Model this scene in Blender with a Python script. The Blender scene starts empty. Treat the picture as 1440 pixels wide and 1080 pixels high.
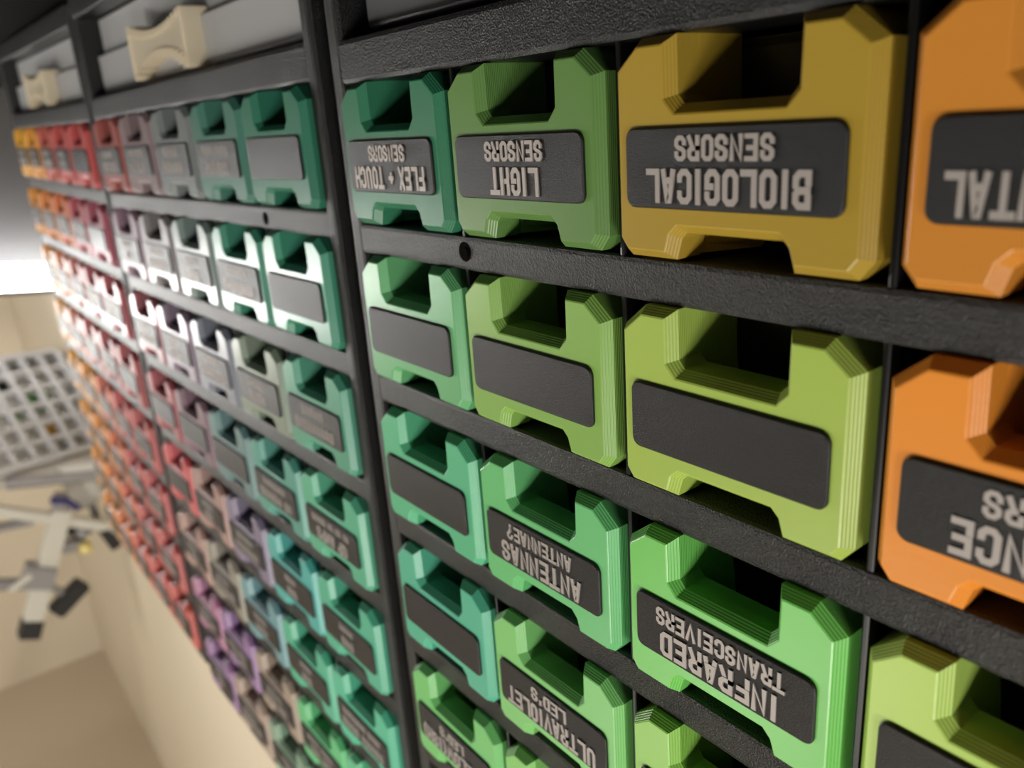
import bpy, bmesh, math, random
from mathutils import Matrix, Vector
rnd = random.Random(7)
sc = bpy.context.scene
COL = sc.collection
U = 0.06            # one drawer column = 60 mm
Z0 = 0.80           # height of the lowest small-drawer row above the floor
DESK_Z = Z0 - 1.16*U - 0.0072
PITCH, OPEN_H = 0.8649, 0.7077      # row pitch and opening height (in columns)
CW = 4.9212                          # inner width of a cabinet
GAP = 0.4738                         # cell edge of one cabinet to cell edge of the next
EDGE = -0.0394

# ---- coordinates: x = along the wall towards the camera's end, y = up from the lowest row, z = into the wall
def W(x, y, z): return Vector((-x*U, z*U, Z0 + y*U))
def Wl(x, y, z): return Vector((-x*U, z*U, y*U))

# ------------------------------------------------------------------ helpers
def link(o): COL.objects.link(o); return o
def empty(name, loc=(0,0,0), parent=None):
    o = bpy.data.objects.new(name, None); o.empty_display_size = .02; link(o)
    o.location = loc
    if parent: o.parent = parent
    return o
def tag(o, label=None, cat=None, group=None, kind=None):
    if label: o['label'] = label
    if cat: o['category'] = cat
    if group: o['group'] = group
    if kind: o['kind'] = kind
    return o
def obj(name, bm, mats, parent=None, smooth=False):
    me = bpy.data.meshes.new(name)
    bmesh.ops.recalc_face_normals(bm, faces=bm.faces)
    bm.to_mesh(me); bm.free()
    for m in (mats if isinstance(mats, (list, tuple)) else [mats]): me.materials.append(m)
    if smooth:
        for p in me.polygons: p.use_smooth = True
    o = bpy.data.objects.new(name, me); link(o)
    if parent: o.parent = parent
    return o
def box(bm, c0, c1, bev=0.0, f=Wl, mat=0):
    """axis box between two corners given in unit coordinates, bevelled"""
    t = bmesh.new()
    xs, ys, zs = [sorted((c0[i], c1[i])) for i in range(3)]
    v = [t.verts.new(f(x, y, z)) for x in xs for y in ys for z in zs]
    for idx in ((0,1,3,2),(4,6,7,5),(0,4,5,1),(2,3,7,6),(0,2,6,4),(1,5,7,3)):
        t.faces.new([v[i] for i in idx])
    bmesh.ops.recalc_face_normals(t, faces=t.faces)
    if bev: bmesh.ops.bevel(t, geom=t.edges[:]+t.verts[:], offset=bev*U, segments=2, profile=.6, affect='EDGES')
    for fc in t.faces: fc.material_index = mat
    merge(bm, t)
def merge(bm, t):
    me = bpy.data.meshes.new('tmp'); t.to_mesh(me); t.free(); bm.from_mesh(me); bpy.data.meshes.remove(me)
def bar(bm, a, b, w, h, up=Vector((0,0,1)), bev=0.0, sides=4, mat=0):
    """bar between two world points; sides=4 gives a square tube, more gives a round one"""
    a, b = Vector(a), Vector(b); d = (b-a); L = d.length; d.normalize()
    s = d.cross(up)
    if s.length < 1e-4: s = d.cross(Vector((1,0,0)))
    s.normalize(); u = s.cross(d).normalized()
    t = bmesh.new()
    if sides == 4: prof = [(-w/2,-h/2),(w/2,-h/2),(w/2,h/2),(-w/2,h/2)]
    else: prof = [(w/2*math.cos(2*math.pi*i/sides), h/2*math.sin(2*math.pi*i/sides)) for i in range(sides)]
    A = [t.verts.new(a + s*p + u*q) for p, q in prof]; B = [t.verts.new(b + s*p + u*q) for p, q in prof]
    n = len(prof)
    for i in range(n): t.faces.new((A[i], A[(i+1)%n], B[(i+1)%n], B[i]))
    t.faces.new(A[::-1]); t.faces.new(B)
    bmesh.ops.recalc_face_normals(t, faces=t.faces)
    if bev: bmesh.ops.bevel(t, geom=t.edges[:] if sides==4 else [e for e in t.edges if len(e.link_faces)==2 and max(len(f.verts) for f in e.link_faces)>4], offset=bev, segments=2, affect='EDGES')
    for fc in t.faces: fc.material_index = mat
    merge(bm, t)
def loft(bm, rings, cap0=True, cap1=True, mat=0):
    """rings: lists of Vectors of equal length (closed outlines)"""
    R = [[bm.verts.new(p) for p in r] for r in rings]
    n = len(R[0])
    for a, b in zip(R, R[1:]):
        for i in range(n):
            fc = bm.faces.new((a[i], a[(i+1)%n], b[(i+1)%n], b[i])); fc.material_index = mat
    if cap0: bm.faces.new(R[0][::-1]).material_index = mat
    if cap1: bm.faces.new(R[-1]).material_index = mat
def offset_poly(P, d):
    """offset a closed outline: positive d grows it (any orientation)"""
    n = len(P); A = sum(P[i][0]*P[(i+1)%n][1]-P[(i+1)%n][0]*P[i][1] for i in range(n))
    s = 1 if A > 0 else -1; out = []
    for i in range(n):
        p0, p1, p2 = P[i-1], P[i], P[(i+1)%n]
        def nrm(a, b):
            dx, dy = b[0]-a[0], b[1]-a[1]; l = math.hypot(dx, dy); return (s*dy/l, -s*dx/l)
        n1, n2 = nrm(p0, p1), nrm(p1, p2)
        k = 1 + n1[0]*n2[0] + n1[1]*n2[1]
        out.append((p1[0]+d*(n1[0]+n2[0])/k, p1[1]+d*(n1[1]+n2[1])/k))
    return out

# ------------------------------------------------------------------ materials
def lin(c): return tuple(((v/255)/12.92 if v/255 <= .04045 else ((v/255+.055)/1.055)**2.4) for v in c)
def mat(name, rgb, rough=.5, metal=0, bump=None, coat=0, lines=None, emit=None, var=0, spec=.5, sss=0, rvar=0):
    m = bpy.data.materials.new(name); m.use_nodes = True; nt = m.node_tree; N, L = nt.nodes, nt.links
    b = N['Principled BSDF']; c = lin(rgb)
    b.inputs['Base Color'].default_value = (*c, 1); b.inputs['Roughness'].default_value = rough
    b.inputs['Metallic'].default_value = metal; b.inputs['Coat Weight'].default_value = coat
    b.inputs['Specular IOR Level'].default_value = spec
    if sss:
        b.inputs['Subsurface Weight'].default_value = sss; b.inputs['Subsurface Radius'].default_value = (1,1,1); b.inputs['Subsurface Scale'].default_value = .002
    tc = N.new('ShaderNodeTexCoord')
    h = None
    if bump:
        ns = N.new('ShaderNodeTexNoise'); ns.inputs['Scale'].default_value = bump[0]; ns.inputs['Detail'].default_value = 3
        L.new(tc.outputs['Object'], ns.inputs['Vector'])
        bp = N.new('ShaderNodeBump'); bp.inputs['Strength'].default_value = bump[1]; bp.inputs['Distance'].default_value = bump[2]
        L.new(ns.outputs['Fac'], bp.inputs['Height']); h = bp
        if var:
            cr = N.new('ShaderNodeValToRGB'); cr.color_ramp.elements[0].position = .3; cr.color_ramp.elements[1].position = .7
            cr.color_ramp.elements[0].color = tuple(v*(1-var) for v in c)+(1,); cr.color_ramp.elements[1].color = tuple(min(1, v*(1+var)) for v in c)+(1,)
            L.new(ns.outputs['Fac'], cr.inputs['Fac']); L.new(cr.outputs['Color'], b.inputs['Base Color'])
    if lines:      # printed layer lines, stacked along the drawer's depth
        wv = N.new('ShaderNodeTexWave'); wv.wave_type = 'BANDS'; wv.bands_direction = 'Y'; wv.inputs['Scale'].default_value = lines[0]
        wv.inputs['Distortion'].default_value = .6; wv.inputs['Detail'].default_value = 1.5; wv.inputs['Detail Scale'].default_value = .4
        L.new(tc.outputs['Object'], wv.inputs['Vector'])
        b2 = N.new('ShaderNodeBump'); b2.inputs['Strength'].default_value = lines[1]; b2.inputs['Distance'].default_value = lines[2]
        L.new(wv.outputs['Fac'], b2.inputs['Height'])
        if h: L.new(h.outputs['Normal'], b2.inputs['Normal'])
        h = b2
    if h: L.new(h.outputs['Normal'], b.inputs['Normal'])
    if emit:
        b.inputs['Emission Color'].default_value = (*emit[0], 1); b.inputs['Emission Strength'].default_value = emit[1]
    return m
M = {}
M['frame'] = mat('black_textured_plastic', (14,14,14), .31, bump=(2300, .8, .00042), spec=.5)
M['frame_smooth'] = mat('black_smooth_plastic', (12,12,13), .32, spec=.4)
M['plate'] = mat('black_label_plastic', (15,15,16), .36, bump=(3800, .6, .0003), spec=.4)
M['letter'] = mat('silver_lettering', (168,161,156), .5, metal=.45)
M['bin'] = mat('smoky_bin_plastic', (24,24,24), .3)
M['screw'] = mat('screw_hole_shade', (4,4,4), .9, spec=.05)
M['wall'] = mat('beige_wall_paint', (212,200,178), .85, bump=(60, .15, .001))
M['ceil'] = mat('beige_ceiling_paint', (206,192,170), .9, bump=(60, .15, .001))
M['floor'] = mat('grey_floor', (110,104,98), .6, bump=(25, .2, .002), var=.15)
M['desk'] = mat('dark_desk_top', (10,9,9), .9, bump=(90, .15, .001), var=.2, spec=.02)
M['board'] = mat('grey_back_board', (36,36,38), .6, bump=(40, .1, .001))
M['alu'] = mat('brushed_aluminium', (205,205,198), .35, metal=.35, bump=(300, .1, .0005))
M['steel'] = mat('grey_steel', (150,150,155), .35, metal=.5, bump=(200, .1, .0005))
M['black'] = mat('matte_black_plastic', (26,26,27), .5)
M['brass'] = mat('yellowed_brass', (232,214,140), .35, metal=.3)
M['blue'] = mat('navy_blue_plastic', (44,42,98), .45)
M['grid'] = mat('white_plastic_grid', (188,188,190), .5, bump=(80,.1,.001))
M['tray'] = mat('grey_tray', (196,194,190), .6, bump=(60,.1,.001))
M['lamp'] = mat('lamp_diffuser', (255,255,255), .5, emit=((1, .985, .96), 40))
def frosted(name, rgb, alpha, rough=.35):
    m = bpy.data.materials.new(name); m.use_nodes = True; nt = m.node_tree; N, L = nt.nodes, nt.links
    b = N['Principled BSDF']; b.inputs['Base Color'].default_value = (*lin(rgb), 1); b.inputs['Roughness'].default_value = rough
    tr = N.new('ShaderNodeBsdfTransparent'); tl = N.new('ShaderNodeBsdfTranslucent'); tl.inputs['Color'].default_value = (*lin(rgb), 1)
    a = N.new('ShaderNodeMixShader'); a.inputs[0].default_value = .35
    L.new(b.outputs[0], a.inputs[1]); L.new(tl.outputs[0], a.inputs[2])
    mx = N.new('ShaderNodeMixShader'); mx.inputs[0].default_value = alpha
    L.new(tr.outputs[0], mx.inputs[1]); L.new(a.outputs[0], mx.inputs[2])
    L.new(mx.outputs[0], N['Material Output'].inputs['Surface'])
    ns = N.new('ShaderNodeTexNoise'); ns.inputs['Scale'].default_value = 40
    tc = N.new('ShaderNodeTexCoord'); L.new(tc.outputs['Object'], ns.inputs['Vector'])
    bp = N.new('ShaderNodeBump'); bp.inputs['Strength'].default_value = .15; bp.inputs['Distance'].default_value = .002
    L.new(ns.outputs['Fac'], bp.inputs['Height']); L.new(bp.outputs['Normal'], b.inputs['Normal'])
    return m
M['clear'] = frosted('frosted_clear_plastic', (206,207,208), .68)
M['cream'] = frosted('cream_frosted_plastic', (232,222,200), .75)
M['clear_shaded'] = frosted('shaded_clear_plastic', (120,122,126), .8, .3)  # the same clear plastic with shade put into its darker grey
_pm = {}
def plastic(rgb):
    if rgb not in _pm:
        _pm[rgb] = mat('printed_plastic_%d' % len(_pm), rgb, .34, lines=(560, .45, .00012), bump=(700, .12, .0003), coat=0, sss=.0, spec=.5)
    return _pm[rgb]

# ------------------------------------------------------------------ cabinet sections (fitted position of each cabinet)
def sec_matrix(base, yaw, roll):
    return Matrix.Translation(W(*base)) @ Matrix.Rotation(roll, 4, 'Y') @ Matrix.Rotation(-yaw, 4, 'Z')
# the right-hand inner edge of a cabinet is its origin, except for the near one whose left inner edge is x=0
SEC = {'R': (sec_matrix((CW,0,0), 0, 0)),
       'M': (sec_matrix((-GAP, -.0432, .0241), .0136, -.0024)),
       'L': (sec_matrix((-2*GAP-CW-.0986, -.0284, .0021), -.0008, .0163))}
NAMES = {'R': 'right', 'M': 'middle', 'L': 'left'}
# local x inside a section runs from -CW to 0
def col_x(c): return -CW + (0 if c == 0 else c + EDGE), -CW + (CW if c == 4 else c + 1 + EDGE)

BOT, TOPY = -1.16, 7*PITCH + OPEN_H + .15
LB0, LB1 = -.945, -.215              # the wide drawer's opening
def build_cabinet(s):
    r = empty('drawer_cabinet'); r.matrix_world = SEC[s]
    tag(r, {'R': 'black plastic drawer cabinet at right, holding green, yellow and orange drawers',
            'M': 'black plastic drawer cabinet in the middle, holding grey, mauve and teal drawers',
            'L': 'black plastic drawer cabinet at far left, holding yellow, orange and red drawers'}[s],
        'drawer cabinet', 'black drawer cabinets side by side')
    D = 2.45; wl = .125 if s == 'R' else .11
    bm = bmesh.new()
    box(bm, (-CW-wl, BOT, 0), (-CW, TOPY, .42), .028); box(bm, (0, BOT, 0), (.11, TOPY, .42), .028)       # bezel uprights
    box(bm, (-CW-wl+.035, BOT+.02, .3), (-CW, TOPY-.02, D)); box(bm, (0, BOT+.02, .3), (.075, TOPY-.02, D))
    box(bm, (-CW-.05, TOPY-.15, 0.002), (.05, TOPY, D), .02)                      # top board
    box(bm, (-CW-.05, BOT, 0.002), (.05, LB0, D), .02)                            # bottom board
    box(bm, (-CW-.05, BOT+.05, D-.03), (.05, TOPY-.05, D+.02))                    # back panel
    obj('case', bm, M['frame'], r)
    bm = bmesh.new(); box(bm, (-CW-.03, LB1, .003), (.03, 0, 2.4), .026); obj('rail', bm, M['frame'], r)
    rail = None
    for k in range(7):
        y = k*PITCH + OPEN_H
        if rail is None:
            bm = bmesh.new(); box(bm, (-CW-.03, 0, .003), (.03, PITCH-OPEN_H, 2.4), .02)
            o = rail = obj('rail', bm, M['frame'], r)
        else:
            o = rail.copy(); link(o)
        o.location = Wl(0, y, 0)
    for c in range(1, 5):
        x = -CW + c + EDGE
        bm = bmesh.new()
        for k in range(8):
            y = k*PITCH
            box(bm, (x-.013, y-.02, .012), (x+.013, y+OPEN_H+.02, .09), .008)
            box(bm, (x-.009, y-.02, .05), (x+.009, y+OPEN_H+.02, 2.4))
        obj('divider', bm, M['frame_smooth'], r)
    # screw head in a near-black disc that paints the hole's shade, first rail
    xs = -CW + (.97 if s == 'R' else 4.0); ys = OPEN_H + (.07 if s == 'R' else .085)
    if s != 'L':
        bm = bmesh.new()
        n = 20
        rings = [[Wl(xs+rad*math.cos(2*math.pi*i/n), ys+rad*math.sin(2*math.pi*i/n), z) for i in range(n)] for rad, z in ((.047, .006), (.045, .0005), (.030, .0015), (.002, .002))]
        loft(bm, rings, cap0=False)
        bar(bm, Wl(xs+.012, ys, -.006), Wl(xs+.012, ys, .02), .042*U, .042*U, sides=12)
        obj('screw', bm, M['screw'], r)
    return r

# ------------------------------------------------------------------ drawer face plate
HW = .432
FRONT = [(-HW,.098),(-.352,.033),(-.252,.033),(-.248,.190),(-.203,.238),(.203,.238),(.248,.190),(.252,.033),(.352,.033),(HW,.098),
         (HW,.628),(.405,.662),(.245,.662),(.228,.606),(.192,.572),(-.192,.572),(-.228,.606),(-.245,.662),(-.405,.662),(-HW,.628)]
FZ = -.055
def ring(P, z): return [Vector((-u*U, z*U, v*U)) for u, v in P]
def face_mesh():
    bm = bmesh.new()
    F1 = offset_poly(FRONT, .006); F2 = offset_poly(FRONT, .033)
    loft(bm, [ring(FRONT, FZ), ring(F1, FZ+.004), ring(F2, FZ+.042), ring(F2, .10)])
    # deep side arms of the pull, with a foot that swells towards the middle
    g = .033
    for s in (-1, 1):
        a0 = [(.465,.085),(.366,.0),(.219,.0),(.216,.204),(.205,.30),(.205,.54),(.205,.60),(.215,.66),(.222,.692),(.42,.692),(.465,.642)]
        a1 = [(.460,.085),(.366,.002),(.214,.002),(.212,.204),(.20,.30),(.18,.54),(.10,.60),(.09,.66),(.12,.690),(.42,.690),(.460,.642)]
        r0 = ring([(s*u, v) for u, v in a0], .09); r1 = ring([(s*u, v) for u, v in a0], .12); r2 = ring([(s*u, v) for u, v in a1], .30)
        loft(bm, [r0, r1, r2])
    # ribbed floor behind the label wall
    for i in range(7):
        z0 = .10 + i*.03
        t = bmesh.new()
        pr = [(z0, .56), (z0, .43), (z0+.028, .50), (z0+.03, .56)]
        A = [bm.verts.new(Vector((.215*U, z*U, v*U))) for z, v in pr]; B = [bm.verts.new(Vector((-.215*U, z*U, v*U))) for z, v in pr]
        for k in range(4): bm.faces.new((A[k], A[(k+1)%4], B[(k+1)%4], B[k]))
        t.free()
    me = bpy.data.meshes.new('face'); bmesh.ops.recalc_face_normals(bm, faces=bm.faces); bm.to_mesh(me); bm.free()
    me.materials.append(M['frame'])
    return me
def plate_mesh():
    bm = bmesh.new(); P = []
    u1, v0, v1, r = .395, .272, .524, .036
    for cx, cy, a0 in ((u1-r, v1-r, 0), (-u1+r, v1-r, 90), (-u1+r, v0+r, 180), (u1-r, v0+r, 270)):
        for i in range(6):
            a = math.radians(a0 + 18*i); P.append((cx + r*math.cos(a), cy + r*math.sin(a)))
    loft(bm, [ring(offset_poly(P, -.005), FZ-.0145), ring(P, FZ-.010), ring(P, FZ+.01)])
    me = bpy.data.meshes.new('plate'); bmesh.ops.recalc_face_normals(bm, faces=bm.faces); bm.to_mesh(me); bm.free()
    me.materials.append(M['plate']); return me
def groove_mesh():
    return None
def bin_mesh():
    bm = bmesh.new()
    box(bm, (-.44, .02, .302), (.44, .05, 2.2)); box(bm, (-.44, .02, .302), (-.42, .66, 2.2)); box(bm, (.42, .02, .302), (.44, .66, 2.2))
    box(bm, (-.44, .02, .302), (.44, .62, .325), .006); box(bm, (-.44, .02, 2.18), (.44, .66, 2.2))
    me = bpy.data.meshes.new('bin'); bmesh.ops.recalc_face_normals(bm, faces=bm.faces); bm.to_mesh(me); bm.free()
    me.materials.append(M['bin']); return me
FACE, PLATE, BIN = face_mesh(), plate_mesh(), bin_mesh()

# lettering: each line is (text, width, height, centre v); upright for a viewer in the room
# block capitals drawn as strokes on a 1 x 2 field (x 0..1, y 0..2)
c_ = .28
def _o(l, r, b, t): return [(l+c_, b), (r-c_, b), (r, b+c_), (r, t-c_), (r-c_, t), (l+c_, t), (l, t-c_), (l, b+c_), (l+c_, b)]
GL = {
 'A': [[(0,0),(.40,2),(.60,2),(1,0)],[(.18,.6),(.82,.6)]], 'B': [[(0,0),(0,2),(.72,2),(1,1.72),(1,1.28),(.72,1.04),(1,.76),(1,.28),(.72,0),(0,0)],[(0,1.04),(.72,1.04)]],
 'C': [[(1,1.5),(1,2-c_),(1-c_,2),(c_,2),(0,2-c_),(0,c_),(c_,0),(1-c_,0),(1,c_),(1,.5)]], 'D': [[(0,0),(0,2),(.7,2),(1,1.7),(1,.3),(.7,0),(0,0)]],
 'E': [[(1,2),(0,2),(0,0),(1,0)],[(0,1.04),(.85,1.04)]], 'F': [[(1,2),(0,2),(0,0)],[(0,1.04),(.85,1.04)]],
 'G': [[(1,1.5),(1,2-c_),(1-c_,2),(c_,2),(0,2-c_),(0,c_),(c_,0),(1-c_,0),(1,c_),(1,.95),(.58,.95)]], 'H': [[(0,0),(0,2)],[(1,0),(1,2)],[(0,1),(1,1)]],
 'I': [[(.5,0),(.5,2)]], 'K': [[(0,0),(0,2)],[(1,2),(.1,.95)],[(.35,1.2),(1,0)]], 'L': [[(0,2),(0,0),(1,0)]], 'M': [[(-.1,0),(-.1,2),(.5,.7),(1.1,2),(1.1,0)]],
 'N': [[(0,0),(0,2),(1,0),(1,2)]], 'O': [_o(0,1,0,2)], 'P': [[(0,0),(0,2),(.72,2),(1,1.72),(1,1.2),(.72,.92),(0,.92)]],
 'R': [[(0,0),(0,2),(.72,2),(1,1.72),(1,1.25),(.72,1),(0,1)],[(.55,1),(1,0)]],
 'S': [[(1,1.5),(1,2-c_),(1-c_,2),(c_,2),(0,2-c_),(0,1.3),(c_,1.06),(1-c_,.94),(1,.7),(1,c_),(1-c_,0),(c_,0),(0,c_),(0,.5)]],
 'T': [[(.5,0),(.5,2)],[(-.1,2),(1.1,2)]], 'U': [[(0,2),(0,c_),(c_,0),(1-c_,0),(1,c_),(1,2)]], 'V': [[(-.05,2),(.5,0),(1.05,2)]],
 'W': [[(-.15,2),(.15,0),(.5,1.3),(.85,0),(1.15,2)]], 'X': [[(0,0),(1,2)],[(0,2),(1,0)]], 'Y': [[(0,2),(.5,.95),(1,2)],[(.5,.95),(.5,0)]],
 '+': [[(.15,1),(.85,1)],[(.5,.65),(.5,1.35)]], "'": [[(.5,2),(.5,1.45)]], '?': [[(0,1.55),(0,2-c_),(c_,2),(1-c_,2),(1,2-c_),(1,1.3),(.5,.95),(.5,.6)],[(.5,.1),(.5,-.1)]],
 '(': [[(.75,2.1),(.4,1.6),(.4,.4),(.75,-.1)]], ')': [[(.25,2.1),(.6,1.6),(.6,.4),(.25,-.1)]],
}
WD = {'I': .42, "'": .42, ' ': .55, '(': .6, ')': .6, 'M': 1.2, 'W': 1.3, '+': .8}
def text_bm(bm, txt, width, height, vc):
    st = .46; adv = []; x = 0; lvl = 0
    for ch in txt:
        w = WD.get(ch, 1.0); adv.append((ch, x, w)); x += w + st + .24
    tot = x - .24 - st; ux = (width - 0)/(tot + st); uy = height/(2 + st)
    zt, zb = FZ-.0185, FZ-.012
    for ch, x0, w in adv:
        if ch == ' ': continue
        off = x0 + (w-1)/2 if ch in "I'()+" else x0 + (w-1)/2
        for pl in GL[ch]:
            lvl += 1; zt = FZ-.0185-.0012*(lvl % 3)
            closed = pl[0] == pl[-1]; P = pl[:-1] if closed else pl; n = len(P)
            # square ends reach half a stroke past the last point only along straight stems
            Lf, Rt = [], []
            for i in range(n):
                p = P[i]; a = P[i-1] if (i or closed) else None; b = P[(i+1) % n] if (i < n-1 or closed) else None
                def dr(u, v): l = math.hypot(v[0]-u[0], v[1]-u[1]); return ((v[0]-u[0])/l, (v[1]-u[1])/l)
                d1 = dr(a, p) if a else dr(p, b); d2 = dr(p, b) if b else d1
                n1, n2 = (-d1[1], d1[0]), (-d2[1], d2[0]); k = max(.35, 1 + n1[0]*n2[0] + n1[1]*n2[1])
                ox, oy = (n1[0]+n2[0])/k*st/2, (n1[1]+n2[1])/k*st/2
                px, py = p
                if a is None: px, py = px-d2[0]*st/2, py-d2[1]*st/2
                if b is None: px, py = px+d1[0]*st/2, py+d1[1]*st/2
                Lf.append((px+ox, py+oy)); Rt.append((px-ox, py-oy))
            def V(q, z):
                return Vector((((q[0]+off+st/2)*ux - width/2)*U, z*U, (vc - height/2 + (q[1]+st/2)*uy)*U))
            m = n if closed else n-1
            for i in range(m):
                j = (i+1) % n
                q = [Lf[i], Lf[j], Rt[j], Rt[i]]
                t = [bm.verts.new(V(c, zt)) for c in q]; b_ = [bm.verts.new(V(c, zb)) for c in q]
                fc = bm.faces.new(t); fc.normal_update()
                if fc.normal.y > 0: fc.normal_flip()
                for e in range(4): bm.faces.new((t[e], t[(e+1) % 4], b_[(e+1) % 4], b_[e]))
def strokes_bm(bm, width, height, vc, words, seed):
    """a line of lettering too small and soft to read: thin upright strokes grouped into words"""
    r = random.Random(seed); n = sum(words); gap = .6; unit = width/(n + gap*(len(words)-1)); x = -width/2
    for wd in words:
        for i in range(wd):
            for f, w in ((.12, .2), (.58, .2)):
                h = height*r.uniform(.8, 1)
                box(bm, (x+unit*f, vc-h/2, FZ-.018), (x+unit*(f+w), vc+h/2, FZ-.012))
            if r.random() < .7: 
                yy = vc + r.choice((-.4, 0, .4))*height
                box(bm, (x+unit*.12, yy-height*.09, FZ-.018), (x+unit*.78, yy+height*.09, FZ-.012))
            x += unit
        x += unit*gap
MV, SV = .451, .336     # centre of the main line and of the second line
def lettering(spec):
    if spec is None: return None
    bm = bmesh.new()
    if spec[0] == 'T':
        _, a, wa, b, wb = spec
        text_bm(bm, a, wa, .108, MV)
        if b and b.startswith('~'): strokes_bm(bm, wb, .062, SV, [int(k) for k in b[1:].split(',')], 3)
        elif b: text_bm(bm, b, wb, .077, SV)
    else:
        _, wa, na, wb, nb, sd = spec
        if na: strokes_bm(bm, wa, .092, MV, na, sd)
        if nb: strokes_bm(bm, wb, .066, SV, nb, sd+1)
    me = bpy.data.meshes.new('lettering'); bm.to_mesh(me); bm.free()
    me.materials.append(M['letter']); return me

# colours (as the plastic itself, but right cabinet's lowest row darkened for shade), name and label of each drawer, by cabinet and row from the lowest row up
C = {
 'R': [[((46,112,82),'dark green'),((88,126,64),'leaf green'),((158,132,46),'mustard yellow'),((194,126,46),'orange')],
       [((98,168,112),'soft green'),((130,172,84),'yellowish green'),((160,186,84),'olive lime'),((228,142,50),'bright orange')],
       [((88,180,134),'mint green'),((104,188,118),'fresh green'),((112,196,92),'vivid green'),((176,208,98),'pale lime')],
       [((84,178,146),'turquoise mint'),((126,198,114),'light green'),((140,196,84),'lime green'),((190,205,90),'yellow lime')],
       [((116,196,114),'spring green'),((132,200,108),'apple green')]],
 'M': [[((138,72,66),'brick red'),((120,104,106),'grey mauve'),((106,112,112),'slate grey'),((62,110,96),'dull teal'),((42,106,84),'deep green')],
       [((122,98,112),'dusky mauve'),((116,112,112),'mid grey'),((108,124,120),'greenish grey'),((58,126,104),'sea green'),((60,134,108),'jade green')],
       [((134,72,80),'maroon'),((116,100,116),'plum grey'),((110,114,126),'blue grey'),((118,132,116),'sage grey'),((78,150,124),'pale jade')],
       [((150,72,80),'wine red'),((118,92,104),'grey plum'),((94,128,128),'grey teal'),((80,150,136),'teal'),((86,172,138),'light jade')],
       [((192,80,84),'coral red'),((160,128,120),'pinkish brown'),((124,114,138),'lavender grey'),((76,170,162),'cyan teal'),((82,176,144),'aqua green')],
       [((166,134,124),'dusty pink brown'),((140,134,122),'warm grey'),((108,152,158),'steel blue'),((82,178,144),'bright teal'),((84,186,150),'mint teal')],
       [((168,112,144),'rose pink'),((146,112,158),'lilac purple'),((160,142,128),'taupe'),((96,190,128),'clover green'),((92,188,140),'grass green')],
       [((142,106,150),'violet'),((164,144,130),'sandy taupe'),((128,158,134),'grey green'),((98,188,130),'meadow green'),((96,188,136),'emerald')]],
 'L': [[((226,166,48),'yellow'),((222,150,52),'amber'),((188,92,78),'tomato red'),((186,80,76),'red'),((184,78,76),'clear red')],
       [((222,150,58),'orange yellow'),((218,132,62),'orange'),((212,118,72),'dull orange'),((178,82,92),'rose red'),((160,80,96),'deep rose')],
       [((214,146,66),'amber orange'),((208,124,76),'soft orange'),((186,104,92),'salmon'),((166,82,88),'dull rose'),((160,76,82),'dark rose')],
       [((220,152,60),'golden'),((196,110,84),'terracotta'),((178,86,82),'brick rose'),((166,78,80),'crimson rose'),((164,74,76),'crimson')],
       [((224,158,48),'golden yellow'),((220,148,52),'deep yellow'),((206,106,76),'coral orange'),((190,80,78),'coral rose'),((180,80,78),'scarlet')],
       [((222,152,46),'egg yellow'),((218,140,48),'marigold'),((208,110,64),'burnt orange'),((184,82,80),'vermilion'),((184,78,78),'cherry red')],
       [((214,142,44),'mustard'),((212,124,50),'pumpkin orange'),((204,96,66),'orange red'),((186,84,80),'poppy red'),((186,80,78),'ruby red')],
       [((210,134,46),'ochre'),((206,110,52),'rust orange'),((200,88,66),'rusty red'),((196,80,72),'pepper red'),((196,82,74),'flag red')]],
}
T = {('R',0,0):('T','FLEX + TOUCH',.66,'SENSORS',.34), ('R',0,1):('T','LIGHT',.30,'SENSORS',.36), ('R',0,2):('T','BIOLOGICAL',.60,'SENSORS',.36),
     ('R',0,3):('T','ENVIRONMENTAL',.70,'SENSORS',.36), ('R',1,3):('T','DISTANCE',.50,'SENSORS',.36),
     ('R',2,1):('T','ANTENNAS',.56,'ANTENNAE?',.45), ('R',2,2):('T','INFRARED',.53,'TRANSCEIVERS',.57), ('R',2,3):('T','RGB',.2,"LED'S",.26),
     ('R',3,1):('T','ULTRAVIOLET',.65,"LED'S",.26), ('R',3,2):('T','VISIBLE',.44,"LED'S",.26), ('R',4,0):('T','YELLOW(ISH)',.68,"LED'S",.26),
     ('M',3,4):('T','OP AMPS',.46,'~5,2,2,2',.58)}
BLANK = {('R',1,0),('R',1,1),('R',1,2),('R',2,0),('R',3,0),('M',0,4),('M',1,4),('M',3,0),('M',3,1),('M',3,2),('M',4,0),('L',0,4),('L',1,4),('L',3,4),('L',4,4)}
SHAPES = [(.5,[4,3],.36,[5]), (.3,[4],.3,[5]), (.56,[8],.4,[6]), (.44,[3,3],.5,[4,4]), (.6,[9],.34,[5]), (.24,[3],.3,[4])]
def spec_for(s, r, c):
    if (s,r,c) in T: return T[(s,r,c)]
    if (s,r,c) in BLANK: return None
    if s == 'M' and (r, c) in ((4,3),(4,4),(5,3)): return ('S', .2, [3], .22, [4], 11)
    if s == 'M' and (r, c) == (5,4): return ('S', .66, [5,6], .6, [8,4], 5)
    if s == 'M' and (r, c) == (3,3): return ('S', .62, [6,2], .44, [7], 5)
    k = (r*5 + c*3 + (2 if s == 'L' else 0)) % len(SHAPES); a = SHAPES[k]
    return ('S', a[0], a[1], a[2], a[3], k*2)
_lm = {}
NUM = ['one','two','three','four','five','six','seven','eight']
ORD = ['first','second','third','fourth','fifth','sixth','seventh','eighth']

def project(p, cam):
    q = cam.inverted() @ p
    return (720 + 1147.37*q.x/-q.z, 540 - 1147.37*q.y/-q.z, -q.z)

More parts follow.
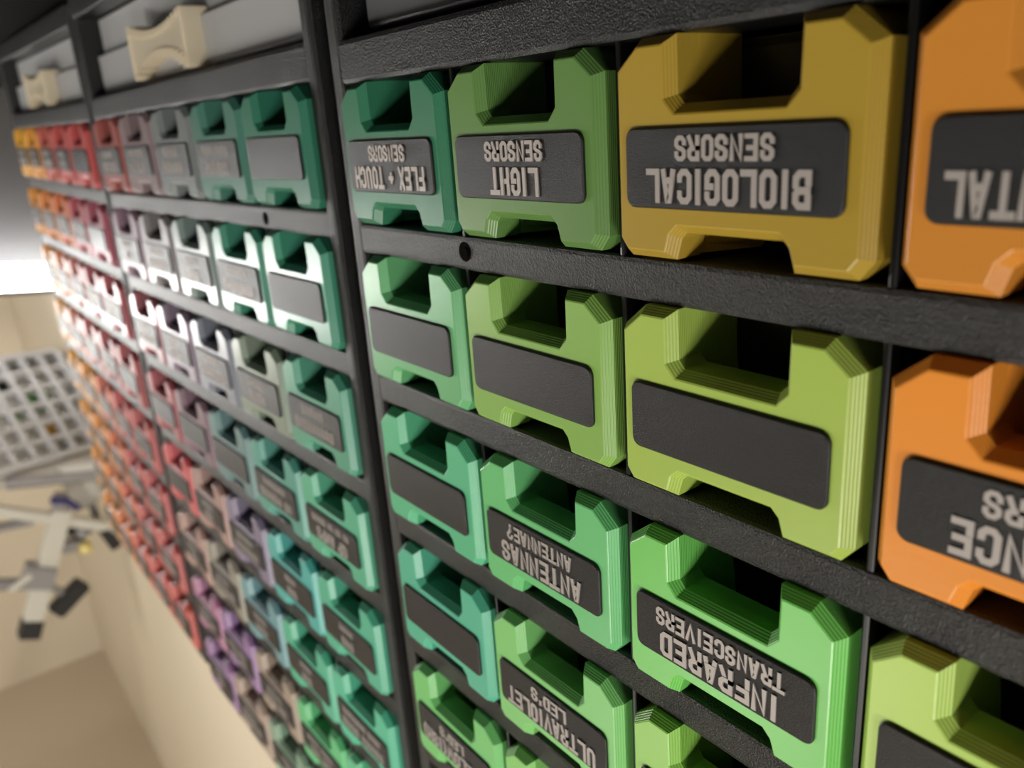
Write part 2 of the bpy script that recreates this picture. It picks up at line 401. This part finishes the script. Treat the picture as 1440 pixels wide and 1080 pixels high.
# camera (roll of about half a turn: the picture was taken with the phone upside down)
r_, d_, f_ = (0.61573295,0.06788979,0.78502479), (0.20643433,0.94758375,-0.2438645), (-0.76043264,0.31221148,0.56944375)
def Mv(v): return Vector((-v[0], v[2], v[1]))
cam = bpy.data.objects.new('camera', bpy.data.cameras.new('camera')); link(cam)
X, Y, Zc = Mv(r_), -Mv(d_), -Mv(f_)
pos = W(4.04553103, 0.20403233, -2.08730831)
cam.matrix_world = Matrix(((X.x,Y.x,Zc.x,pos.x),(X.y,Y.y,Zc.y,pos.y),(X.z,Y.z,Zc.z,pos.z),(0,0,0,1)))
cam.data.sensor_width = 36; cam.data.lens = 1147.37/1440*36; cam.data.clip_start = .005
cam.data.dof.use_dof = True; cam.data.dof.focus_distance = 3.15*U; cam.data.dof.aperture_fstop = 14
sc.camera = cam
CAMM = cam.matrix_world.copy()

for s in 'RML': build_cabinet(s)
def drawer(s, r, c, rgb, cname):
    x0, x1 = col_x(c); m = SEC[s] @ Matrix.Translation(Wl((x0+x1)/2, r*PITCH, 0))
    vis = False
    for u in (-.46, 0, .46):
        for v in (0, .35, .69):
            px, py, dz = project(m @ Vector((-u*U, FZ*U, v*U)), CAMM)
            if dz > 0 and -4 < px < 1444 and -4 < py < 1084: vis = True
    if not vis: return
    sp = spec_for(s, r, c)
    root = empty('storage_drawer'); root.matrix_world = m
    where = 'row %s, column %s of %s cabinet' % (NUM[r], NUM[c], NAMES[s])
    if sp is None: lab = '%s drawer with blank black plate, %s' % (cname, where)
    elif sp[0] == 'T':
        words = (sp[1] + ' ' + (sp[3] if not sp[3].startswith('~') else '')).strip()
        if (s, r, c) == ('R',2,3): lab = 'pale lime drawer at the lower right corner, mostly cut off, right cabinet'
        elif (s, r, c) == ('R',3,2): lab = 'lime green drawer cut off by photo bottom, right under the INFRARED TRANSCEIVERS drawer'
        elif (s, r, c) == ('R',0,3): lab = 'orange drawer cut off at the upper right corner, plate ending in NTAL'
        elif (s, r, c) == ('R',1,3): lab = 'bright orange drawer cut off at the right edge, plate ending in NCE'
        elif (s, r, c) == ('R',4,0): lab = 'spring green drawer whose plate ends in LOW(ISH), right cabinet, bottom of photo'
        else: lab = '%s drawer lettered %s, row %s, %s cabinet' % (cname, words, NUM[r], NAMES[s])
    else: lab = '%s drawer, %s' % (cname, where)
    if (s, r, c) == ('R',4,1): lab = 'apple green drawer barely showing at photo bottom, right below the ULTRAVIOLET drawer'
    tag(root, lab, 'drawer', 'small drawers of the %s cabinet' % NAMES[s])
    def part(name, me, parent, material=None):
        o = bpy.data.objects.new(name, me); link(o); o.parent = parent
        if material:
            o.material_slots[0].link = 'OBJECT'; o.material_slots[0].material = material
        return o
    w = x1-x0
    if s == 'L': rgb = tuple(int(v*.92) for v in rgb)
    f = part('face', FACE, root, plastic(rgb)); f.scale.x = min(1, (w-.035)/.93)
    p = part('label_plate', PLATE, f)
    if sp is not None:
        if sp not in [k for k in _lm]: _lm_key = str(sp)
        key = str(sp)
        if key not in _lm: _lm[key] = lettering(sp)
        part('lettering', _lm[key], p)
    b = part('bin', BIN, root); b.scale.x = f.scale.x
for s in 'RML':
    for r, row in enumerate(C[s]):
        for c, (rgb, cname) in enumerate(row): drawer(s, r, c, rgb, cname)

# ------------------------------------------------------------------ the wide clear drawers under the small rows
def wide_drawer(s):
    root = empty('wide_drawer'); root.matrix_world = SEC[s] @ Matrix.Translation(Wl(-CW/2, LB0, 0))
    tag(root, {'R': 'wide shade-darkened grey clear drawer at photo top, right cabinet above the green drawers',
               'M': 'wide frosted clear drawer with cream pull, topmost in the middle cabinet',
               'L': 'small-looking frosted clear drawer with cream pull, top of the far left cabinet'}[s], 'drawer', 'wide clear drawers')
    m1 = M['clear_shaded'] if s == 'R' else M['clear']; m2 = M['clear_shaded'] if s == 'R' else M['cream']
    H = LB1-LB0; hw = CW/2-.09
    bm = bmesh.new()
    z0 = .13; mid = H*.50
    box(bm, (-hw, .02, z0+.07), (hw, mid+.01, z0+.12), .012)            # lower half of the front, set back
    box(bm, (-hw, mid, z0), (hw, H-.045, z0+.05), .014)                  # upper half of the front
    box(bm, (-hw, mid-.01, z0), (hw, mid+.03, z0+.12), .008)
    obj('front', bm, m1, root)
    bm = bmesh.new()
    for x in (-hw, hw-.04): box(bm, (x, .02, z0+.08), (x+.04, H-.06, 2.2))
    box(bm, (-hw, .02, z0+.08), (hw, .05, 2.2)); box(bm, (-hw, .02, 2.17), (hw, H-.06, 2.2))
    for x in (-.82, .82): box(bm, (x-.03, .04, z0+.09), (x+.03, H-.07, z0+.16), .01)
    box(bm, (-.02, .04, z0+.3), (.02, H-.1, 2.2))
    obj('tray', bm, m1, root)
    # waisted pull standing out in the middle of the front
    bm = bmesh.new(); n = 14; top, botm = [], []
    for i in range(n+1):
        t = i/n; x = -.74 + 1.36*t; k = 1-(2*t-1)**2
        top.append((x, mid-.06 + .09*k)); botm.append((x, H-.05 - .14*k))
    P = top + botm[::-1]
    def rg(P, z): return [Wl(x, y, z) for x, y in P]
    loft(bm, [rg([(x*.97, y) for x, y in P], .0), rg(P, .012), rg(P, z0+.09)])
    obj('pull', bm, m2, root)
    bm = bmesh.new()
    for i in range(n):
        for P in (top, botm):
            box(bm, (P[i][0], P[i][1]-.022, -.018), (P[i+1][0]+.004, P[i+1][1]+.022, z0+.06))
    for x in (-.75, .59): box(bm, (x, mid-.07, -.018), (x+.04, H-.035, z0+.06), .008)
    obj('pull_rim', bm, m2, root)
for s in 'RML': wide_drawer(s)

# things lying in the wide drawers
def lump(name, s, x, z, w, h, d, m, label, cat, seed):
    bm = bmesh.new(); box(bm, (-w/2, 0, -d/2), (w/2, h, d/2), .04)
    o = obj(name, bm, m); o.matrix_world = SEC[s] @ Matrix.Translation(Wl(x, LB0+.052, z)); tag(o, label, cat, 'packets inside the wide clear drawers')
M['kraft'] = mat('brown_card', (150,110,84), .8, bump=(120,.2,.001), var=.12)
M['greybox'] = mat('grey_card', (120,118,116), .8, bump=(120,.2,.001), var=.12)
lump('packet', 'M', -1.0, .9, 1.2, .5, .7, M['kraft'], 'brown card packet seen through the middle clear drawer, right side', 'packet', 1)
lump('packet', 'M', -3.9, .8, 1.1, .55, .6, M['greybox'], 'grey card packet seen through the middle clear drawer, left side', 'packet', 2)
lump('packet', 'L', -1.2, .8, 1.4, .5, .6, M['greybox'], 'grey card packet inside the far left clear drawer', 'packet', 3)

# ------------------------------------------------------------------ the room
def slab(name, c0, c1, m):
    bm = bmesh.new(); box(bm, c0, c1, f=W); return tag(obj(name, bm, m), kind='structure')
XC, YC, ZB = -44.86, 28.8, 2.62
YF = -Z0/U
slab('wall_back', (XC-1, YF, ZB), (40, YC, ZB+1), M['wall'])
slab('wall_left', (XC-1, YF, ZB+1), (XC, YC, -70), M['wall'])
slab('ceiling', (XC-1, YC, ZB+1), (40, YC+1, -70), M['ceil'])
slab('floor', (XC-1, YF-1, ZB+1), (40, YF, -70), M['floor'])

# work bench under the cabinets
t = empty('workbench', W(0, YF, 0)); tag(t, 'dark workbench top under the drawer cabinets', 'table')
YD = (DESK_Z-Z0)/U
def child_box(name, root, c0, c1, m, bev=0, label=None):
    bm = bmesh.new(); box(bm, c0, c1, bev, f=W)
    o = obj(name, bm, m); o.parent = root; o.matrix_parent_inverse = root.matrix_world.inverted(); o.matrix_parent_inverse = Matrix.Translation(-root.location)
    return o
child_box('table_top', t, (-20, YD-.5, -5.5), (9, YD, 2.6), M['desk'], .06)
for x in (-19.4, 8.0):
    for z in (-5.0, 1.6): child_box('leg', t, (x, YF, z), (x+.7, YD-.5, z+.7), M['desk'])
# small rods lying on the bench behind the cabinets' end
for k, (a, b, w, lab) in enumerate((((-8.6, .0), (-7.3, -.25), .10, 'thin pale metal strip lying on the dark bench at the upper left corner'),)):
    bm = bmesh.new(); bar(bm, W(a[0], YD+w/2, -1.55), W(b[0], YD+w/2, -1.75), w*U, w*U, bev=.0006)
    tag(obj('metal_strip', bm, M['steel']), lab, 'metal strip')

# grey back board and the light bar in front of it
t = empty('back_board', W(-26.3, YF, -3)); tag(t, 'dark grey upright board behind the light bar, left edge of photo', 'board')
child_box('panel', t, (-26.6, YF+1, -14), (-26.1, 4.45, 6), M['board'], .05)
for z in (-13, 5): child_box('foot', t, (-27.6, YF, z-.4), (-25.1, YF+1.05, z+.4), M['black'], .05)
t = empty('light_bar', W(-25.2, 4.2, -3)); tag(t, 'bright white light bar glowing over the grey board at left', 'lamp')
def cbar(name, root, a, b, w, h, m, bev=0, sides=4, up=Vector((0,0,1)), label=None):
    bm = bmesh.new(); bar(bm, a, b, w, h, up, bev, sides); o = obj(name, bm, m); o.parent = root
    o.matrix_parent_inverse = Matrix.Translation(-root.location)
    if label: o['label'] = label
    return o
def lamp_bar(t, LA, LB_, th):
    cbar('diffuser', t, W(*LA), W(*LB_), .75*U, th*U, M['lamp'], .006)
    up = th/2+.08
    cbar('housing', t, W(LA[0]-.05, LA[1]+up, LA[2]-.1), W(LB_[0]-.05, LB_[1]+up, LB_[2]+.1), 1.0*U, .14*U, M['black'], .002)
    return up
lamp_bar(t, (-25.0, 3.55, -1.6), (-25.0, 4.12, 3.0), .72)
for z in (-.8, 2.2): cbar('bracket', t, W(-25.4, 4.03+.124*(z+1.6), z), W(-26.08, 4.03+.124*(z+1.6), z), .2*U, .2*U, M['black'])
t = empty('light_bar', W(-25, 5.2, -8)); tag(t, 'added second white light bar, unseen, for reflections on the drawer fronts', 'lamp')  # unseen bar, added to whiten the drawer fronts by reflection
lamp_bar(t, (-23.6, 5.0, -4.4), (-23.6, 5.8, -13.0), 1.3)
for z in (-5.0, -12.0): cbar('hanger', t, W(-23.6, 5.75+(-z-4.4)*.09, z), W(-23.6, YC, z), .12*U, .12*U, M['black'])

# ------------------------------------------------------------------ tilted grid panel with things showing through it
O = Vector((-27, 10.44484618, 1.65857281)); ej = Vector((0.39074038,-0.11316601,-0.91351815)); ek = Vector((-0.63414234,-0.75244176,-0.17803061)); en = Vector((-0.66722219,0.64886428,-0.36577274)); S = .6932
def G(j, k, n=0): p = O + (ej*j + ek*k)*S + en*n; return W(*p)
t = empty('grid_panel', G(2, 0)); tag(t, 'tilted pale plastic grid panel at the left edge above the metal rig', 'grid')
upn = Vector((-en.x, en.z, en.y))
bm = bmesh.new()
for j in range(-2, 8): bar(bm, G(j, 0), G(j, 6), .14*U, .30*U, upn)
for k in range(1, 6): bar(bm, G(-2, k), G(8, k), .13*U, .28*U, upn)
o = obj('grid', bm, M['grid'], t); o.matrix_parent_inverse = Matrix.Translation(-t.location)
bm = bmesh.new()
for a, b in (((-2,0),(8,0)), ((-2,6),(8,6)), ((8,0),(8,6)), ((-2,0),(-2,6))): bar(bm, G(*a), G(*b), .17*U, .34*U, upn)
o = obj('rim', bm, M['grid'], t); o.matrix_parent_inverse = Matrix.Translation(-t.location)
t = empty('backing_tray', G(2, 3, 1.0)); tag(t, 'grey tray lying behind the pale grid panel', 'tray')
bm = bmesh.new(); bar(bm, G(-3, 3, 1.1), G(9, 3, 1.1), 6.4*S*U, .12*U, upn, .002); o = obj('tray_floor', bm, M['tray'], t); o.matrix_parent_inverse = Matrix.Translation(-t.location)
bm = bmesh.new(); bar(bm, G(-3, -.1, .8), G(9, -.1, .8), .12*U, .8*U, upn, .002); bar(bm, G(-3, 6.1, .8), G(9, 6.1, .8), .12*U, .8*U, upn, .002)
o = obj('tray_wall', bm, M['tray'], t); o.matrix_parent_inverse = Matrix.Translation(-t.location)
def pack(j, k, w, d, m, lab):
    bm = bmesh.new(); bar(bm, G(j, k, .82), G(j+d, k, .82), w*S*U, .42*U, upn, .003); tag(obj('parts_box', bm, m), lab, 'box', 'boxes behind the grid panel')
M['green'] = mat('green_card', (96,140,84), .6, bump=(80,.1,.001)); M['amber'] = mat('amber_card', (186,140,60), .6, bump=(80,.1,.001)); M['pale'] = mat('pale_card', (196,186,160), .7, bump=(80,.1,.001))
pack(-1.0, 4.0, 1.3, .9, M['green'], 'green box seen through the right side of the grid')
pack(-.9, 2.1, .6, .9, M['amber'], 'amber box seen through the grid, below the green one')
pack(2.2, 4.4, .7, 1.0, M['pale'], 'pale box seen through the upper middle of the grid')
pack(-.9, .55, .8, .8, M['black'], 'black box seen through the lower right corner of the grid')
pack(.7, 3.4, .5, .5, M['green'], 'small green box near the middle of the grid')
pack(.1, 5.3, .7, 3.2, M['black'], 'long black box along the top edge of the grid')

# ------------------------------------------------------------------ metal rig in front of the far wall
def R3(y, z, x=-27): return W(x, y, z)
vx = Vector((1,0,0))
t = empty('metal_rig', R3(12.7, .66)); tag(t, 'silver square tube rig with clamps hanging below the grid panel', 'rig')
cbar('upright_tube', t, R3(12.4, .78), R3(16.2, -1.0), .62*U, .55*U, M['alu'], .002, up=vx)
cbar('end_cap', t, R3(16.12, -.965), R3(16.74, -1.25), .68*U, .62*U, M['black'], .002, up=vx, label='black plastic end cap')
cbar('cross_tube', t, R3(7.7, -8.2), R3(13.67, 2.25), .36*U, .4*U, M['alu'], .002, up=vx)
cbar('side_tube', t, R3(11.6, -9.0, -27.6), R3(12.76, -.1, -27.6), .34*U, .34*U, M['steel'], .002, sides=14, up=vx)
cbar('side_tube', t, R3(11.8, -9.0, -27.5), R3(14.96, -.85, -27.5), .46*U, .46*U, M['steel'], .002, sides=14, up=vx)
cbar('clamp', t, R3(14.2, -.25), R3(14.95, -.62), .95*U, .8*U, M['steel'], .003, up=vx)
cbar('clamp_lever', t, R3(14.6, -1.4, -26.6), R3(14.28, -.66, -26.6), .2*U, .16*U, M['alu'], .0015, up=vx)
o = cbar('knob_stem', t, R3(14.85, -.35), R3(15.6, .15), .26*U, .26*U, M['steel'], .001, sides=12, up=vx)
k = cbar('clamp_knob', t, R3(15.42, .86), R3(16.2, -.28), .62*U, .5*U, M['black'], .004, up=vx, label='black T-shaped clamp knob')
cbar('short_tube', t, R3(13.9, .15, -27.4), R3(14.14, 1.25, -27.4), .42*U, .42*U, M['steel'], .002, up=vx)
cbar('short_tube', t, R3(13.5, .2, -27.8), R3(13.8, 1.7, -27.8), .34*U, .34*U, M['steel'], .002, up=vx)
bm = bmesh.new(); bmesh.ops.create_icosphere(bm, subdivisions=2, radius=.27*U, matrix=Matrix.Translation(R3(14.2, 1.22, -27.2))); o = obj('brass_nut', bm, M['brass'], t, True); o.matrix_parent_inverse = Matrix.Translation(-t.location)
bm = bmesh.new(); bmesh.ops.create_icosphere(bm, subdivisions=2, radius=.26*U, matrix=Matrix.Translation(R3(13.56, 1.24, -27.2))); o = obj('steel_ball', bm, M['steel'], t, True); o.matrix_parent_inverse = Matrix.Translation(-t.location)
cbar('ball_clamp', t, R3(13.3, .95, -27.5), R3(13.85, 1.35, -27.5), .5*U, .4*U, M['black'], .003, up=vx)
cbar('end_block', t, R3(13.6, 1.9), R3(14.5, 2.2), .4*U, .4*U, M['black'], .003, up=vx)
cbar('hanger_tube', t, R3(11.5, -1.6), R3(28.8, -9.5, -31), .4*U, .4*U, M['alu'], .002, up=vx)
c = empty('spring_clamp', R3(12.5, .7)); tag(c, 'small clamp with navy blue jaws gripping the rig cross tube', 'clamp')
cbar('clamp_body', c, R3(11.8, .9), R3(12.6, .62), .46*U, .4*U, M['steel'], .003, up=vx)
cbar('jaw', c, R3(11.58, .42, -26), R3(11.78, .95, -26), .24*U, .24*U, M['blue'], .003, up=vx); cbar('jaw', c, R3(11.7, .85, -26), R3(12.2, 1.2, -26), .24*U, .24*U, M['blue'], .003, up=vx)
c = empty('tube_light', R3(11.2, .5)); tag(c, 'long unlit grey tube along the lower edge of the grid panel', 'tube')
cbar('tube', c, R3(10.55, -.7, -25.9), R3(11.2, 2.3, -25.9), .42*U, .42*U, M['steel'], .003, sides=16, up=vx)
cbar('mounting_block', c, R3(10.75, .95, -26.1), R3(10.9, 2.1, -26.1), .55*U, .5*U, M['tray'], .003, up=vx)
c = empty('bracket_plate', R3(12.2, 1.6)); tag(c, 'grey metal bracket plate under the grid beside the orange drawers', 'bracket')
cbar('plate', c, R3(11.7, 1.5, -27.9), R3(12.9, 1.9, -27.9), .9*U, .1*U, M['tray'], .001, up=vx)
cbar('bracket_arm', c, R3(12.9, 1.85, -27.9), R3(13.6, 1.9, -27.9), .3*U, .12*U, M['steel'], .001, up=vx)

# ------------------------------------------------------------------ light
def area(name, loc, target, size, energy, color=(1,1,1), sy=None):
    l = bpy.data.lights.new(name, 'AREA'); l.size = size; l.energy = energy; l.color = color
    if sy: l.shape = 'RECTANGLE'; l.size_y = sy
    o = bpy.data.objects.new(name, l); link(o); o.location = loc
    o.rotation_euler = (Vector(target)-Vector(loc)).to_track_quat('-Z', 'Y').to_euler(); return o
area('work_light', W(13, 22, -30), W(2, 2.5, 0), .25, 32, (1, .945, .86))
area('side_light', W(34, 16, -15), W(3, 4, 0), .4, 22, (1, .97, .93))
area('ceiling_light', W(-18, 28.4, -26), W(-22, 0, -20), .9, 21, (1, .97, .91))
area('added_fill', W(-16, 2, -24), W(-40, 28, -8), .5, 10, (1, .96, .89))  # added fill with no lamp behind it, brightens ceiling and far walls
w = bpy.data.worlds.new('room_fill'); sc.world = w; w.use_nodes = True
w.node_tree.nodes['Background'].inputs[0].default_value = (1, .99, .97, 1); w.node_tree.nodes['Background'].inputs[1].default_value = .05
sc.view_settings.view_transform = 'Standard'; sc.view_settings.look = 'None'; sc.view_settings.gamma = 1; sc.view_settings.exposure = 0
